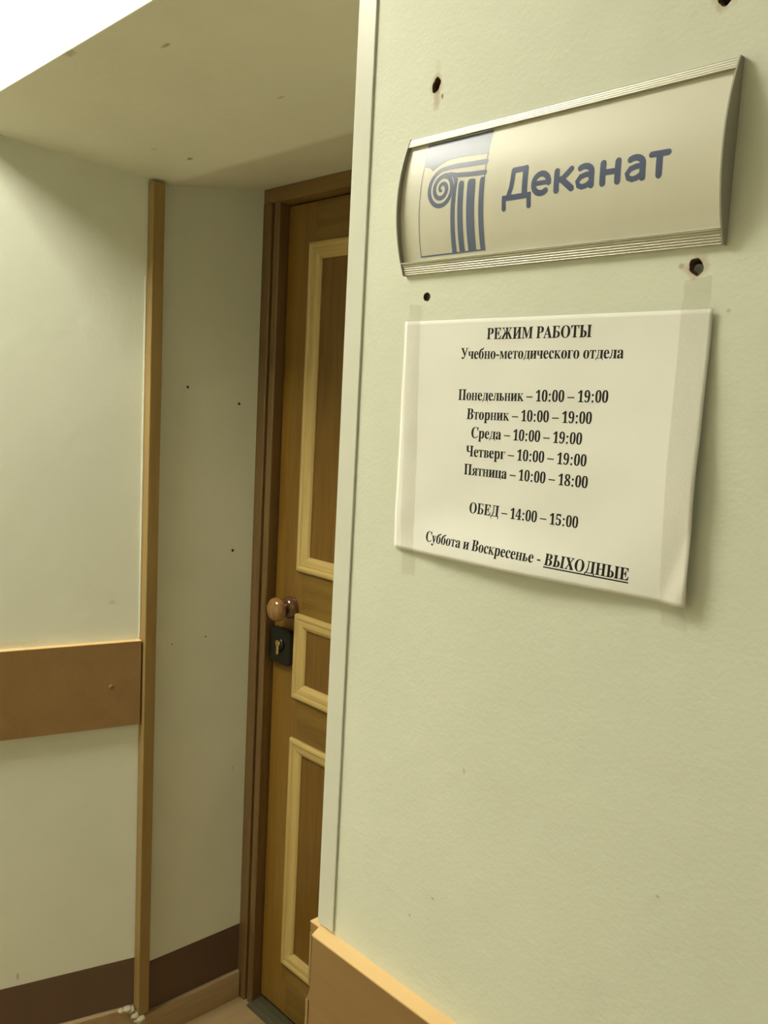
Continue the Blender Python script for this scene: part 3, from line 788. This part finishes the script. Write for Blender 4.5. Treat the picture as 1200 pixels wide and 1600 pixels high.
def stem(x, wd=None, H=678, sl=88, sr=88, t=26, top=True, bot=True):
    l, r = [], []
    if wd is None:
        wd = STW[0]; x -= (wd - 160) / 2
    if bot: l += [(x - sl, 0), (x - sl, t), (x - 22, t + 18), (x, t + 70)]; r += [(x + wd + sr, 0), (x + wd + sr, t), (x + wd + 22, t + 18), (x + wd, t + 70)]
    else: l += [(x, 0)]; r += [(x + wd, 0)]
    if top: l += [(x, H - t - 70), (x - 22, H - t - 18), (x - sl, H - t), (x - sl, H)]; r += [(x + wd, H - t - 70), (x + wd + 22, H - t - 18), (x + wd + sr, H - t), (x + wd + sr, H)]
    else: l += [(x, H)]; r += [(x + wd, H)]
    return [l + r[::-1]]


def bowl(x0, xr, y0, y1, th=150):
    cy = (y0 + y1) / 2; ry = (y1 - y0) / 2
    n = 16; o_, i_ = [], []
    for k in range(n + 1):
        a = math.pi / 2 - math.pi * k / n
        c = max(0.0, math.cos(a)) ** .62
        o_.append((x0 + (xr - x0) * c, cy + ry * math.sin(a)))
        i_.append((x0 + (xr - x0 - th) * c, cy + (ry - 34) * math.sin(a)))
    m_ = n + 1
    return ('q', o_ + i_, [(k, k + 1, m_ + k + 1, m_ + k) for k in range(n)])


def gl(ch):
    """glyph as (advance, polys) in thousandths of the type size"""
    if ch in GLYPHS:
        w_, s_ = GLYPHS[ch]
        L_ = [[tuple(float(c) for c in p.split(',')) for p in l.split()] for l in s_.split('|')]
        if ch.isdigit(): return 503, [[[(x * .90, y * .94) for x, y in l] for l in L_]]
        return w_, [L_]
    if ch == ' ': return 250, []
    if ch == '-': return 333, [R4(40, 180, 292, 262)]
    if ch == ':': return 333, [[ell(166, 55, 66, 66, 0, 337.5, 15)], [ell(166, 405, 66, 66, 0, 337.5, 15)]]
    if ch == 'И': return 779, [stem(111, sr=85), stem(509, sl=85), [[(265, 100), (265, 200), (515, 578), (515, 478)]]]
    if ch == 'П': return 779, [stem(111, sr=85), stem(509, sl=85), R4(150, 636, 600, 678)]
    if ch == 'Ц': return 779, [stem(111, sr=60), stem(509, sl=60), R4(150, 0, 690, 42), [[(650, 0), (755, 0), (755, 30), (755, -150), (728, -150), (700, -40)]]]
    if ch == 'Г': return 600, [stem(111, sr=85), R4(150, 638, 560, 678), [[(500, 678), (575, 678), (582, 500), (556, 500), (530, 600), (470, 640)]]]
    if ch == 'Ь': return 640, [stem(111, sr=60), bowl(240, 600, 0, 385)]
    if ch == 'Б': return 660, [stem(111, sr=60), bowl(240, 620, 0, 395), R4(150, 638, 560, 678), [[(480, 678), (562, 678), (572, 505), (546, 505), (520, 600), (450, 640)]]]
    if ch == 'Ы': return 930, [stem(111, sr=60), bowl(240, 555, 0, 385), stem(660, sl=70)]
    if ch == 'Д': return 760, [stem(500, top=True, bot=False, sr=80, sl=20), [[(30, 0), (30, 44), (720, 44), (720, 0)]], [[(30, 30), (30, -150), (56, -150), (100, 0), (100, 30)]],
                               [[(720, 30), (720, -150), (694, -150), (650, 0), (650, 30)]], [[(110, 30), (180, 30), (270, 240), (300, 640), (240, 640), (220, 300)]], R4(170, 638, 640, 678)]
    if ch == 'Л': return 740, [stem(480, sl=85), [[(230, 640), (290, 640), (255, 250), (200, 60), (110, -12), (40, -5), (20, 50), (60, 110), (120, 90), (175, 200)]], R4(160, 638, 620, 678)]
    if ch == 'У': return 710, [[[(50, 660), (230, 660), (452, 262), (370, 170)]], [[(560, 660), (622, 660), (400, 130), (300, 10), (200, -12), (120, 10), (100, 70), (140, 120), (200, 112), (230, 60), (290, 80), (345, 160)]],
                               R4(5, 652, 310, 678), R4(480, 652, 706, 678)]
    if ch == 'Ч': return 740, [stem(470), [[(85, 640), (245, 640), (245, 420), (270, 340), (330, 312), (400, 320), (480, 350), (480, 310), (380, 265), (290, 255), (190, 270), (110, 330), (85, 430)]], R4(20, 652, 320, 678)]
    if ch == 'Ж':
        k = gl('К')[1][0]
        return 960, [[[(480 + (x - 191) * .80, y) for x, y in l] for l in k], [[(480 - (x - 191) * .80, y) for x, y in l] for l in k]]
    if ch == 'Я':
        k = gl('R')[1][0]
        return 720, [[[(720 - x, y) for x, y in l] for l in k]]
    if ch == 'б':
        o_ = gl('о')[1][0]
        return 505, [o_] + ribbon([(78, 230), (88, 380), (140, 500), (240, 560), (360, 590), (430, 640), (440, 690)], [95, 100, 90, 85, 85, 60, 24], False)
    low = dict(zip('внмткидпгцчьляж', 'ВНМТКИДПГЦЧЬЛЯЖ'))
    STW[0] = 200
    a, ps = gl(low[ch])
    STW[0] = 160
    sx, sy = {'м': .74, 'в': .74, 'т': .74}.get(ch, .73), .685
    res_ = []
    for p in ps:
        if p[0] == 'q': res_.append(('q', [(x * sx, y * sy) for x, y in p[1]], p[2]))
        else: res_.append([[(x * sx, y * sy) for x, y in l] for l in p])
    return a * sx, res_


LINES = [('РЕЖИМ РАБОТЫ', 0.1824, 1.5953, 0.2854, 1.5952), ('Учебно-методического отдела', 0.1546, 1.5791, 0.3147, 1.5792),
         ('Понедельник – 10:00 – 19:00', 0.1542, 1.5437, 0.3052, 1.5464), ('Вторник – 10:00 – 19:00', 0.1655, 1.5276, 0.2920, 1.5299),
         ('Среда – 10:00 – 19:00', 0.1720, 1.5119, 0.2846, 1.5136), ('Четверг – 10:00 – 19:00', 0.1674, 1.4958, 0.2906, 1.4973),
         ('Пятница – 10:00 – 18:00', 0.1662, 1.4798, 0.2934, 1.4808), ('ОБЕД – 14:00 – 15:00', 0.1749, 1.4471, 0.2876, 1.4490),
         ('Суббота и Воскресенье - ВЫХОДНЫЕ', 0.1275, 1.4153, 0.3364, 1.4167)]
SIZE = 0.0137
for s, xa, za, xb, zb_ in LINES:
    adv, P = 0, []
    gs = []
    for chh in s:
        a, ps = gl(chh)
        gs.append((adv, ps))
        adv += a
    kx_ = (xb - xa) / (adv / 1000)
    def tr(x, y, off):
        X = xa + (x + off) / 1000 * kx_
        return X, za + (zb_ - za) * (X - xa) / (xb - xa) + y / 1000 * SIZE
    for off, ps in [(o_ + dx_, p_) for o_, p_ in gs for dx_ in (-10, 10)]:
        for p in ps:
            if p[0] == 'q': P.append(('q', [tr(x, y, off) for x, y in p[1]], p[2]))
            else: P.append([[tr(x, y, off) for x, y in l] for l in p])
    if s.endswith('ВЫХОДНЫЕ'):
        off = gs[-8][0]
        P.append([[tr(10, -75, off), tr(adv - off, -75, off), tr(adv - off, -150, off), tr(10, -150, off)]])
    surf_mesh('text_line', P, ref_y, M['ink_black'], notice, 0.00012)['label'] = 'line of black print: ' + s

# adhesive tape over both side edges
def tape(q, label):
    (a0, z0), (a1, z1), (b0, y0), (b1, y1) = q           # top left, top right, bottom left, bottom right
    n, mW = 90, 8
    vv = []
    for j in range(n + 1):
        t_ = j / n
        for i in range(mW + 1):
            u = i / mW
            x = (a0 + (a1 - a0) * u) * (1 - t_) + (b0 + (b1 - b0) * u) * t_
            z = (z0 + (z1 - z0) * u) * (1 - t_) + (y0 + (y1 - y0) * u) * t_
            if j in (0, n): z += random.uniform(-.0006, .0006)
            # on the sheet it follows the sheet, off it it settles onto the wall
            du = max(0, PX0 - x, x - PX1); dz = max(0, PZ0 - .001 - z, z - PZ1 - .0005)
            d = math.hypot(du, dz)
            hh = sheet_h(x, z) + .00035
            k = max(0, 1 - d / 0.006)
            k = k * k * (3 - 2 * k)
            vv.append((x, -(0.0003 + (hh - .0003) * k), z))
    ff = [(j * (mW + 1) + i, j * (mW + 1) + i + 1, (j + 1) * (mW + 1) + i + 1, (j + 1) * (mW + 1) + i) for j in range(n) for i in range(mW)]
    tag(mesh('adhesive_tape', vv, ff, M['tape'], None, True), label, 'adhesive tape', 'tape strips holding the notice')


tape([(0.0862, 1.6290), (0.1024, 1.6272), (0.0950, 1.3786), (0.1125, 1.3800)], 'clear tape strip down the left edge of the paper notice')
tape([(0.3565, 1.6330), (0.3763, 1.6350), (0.3622, 1.3890), (0.3822, 1.3880)], 'clear tape strip down the right edge of the paper notice')
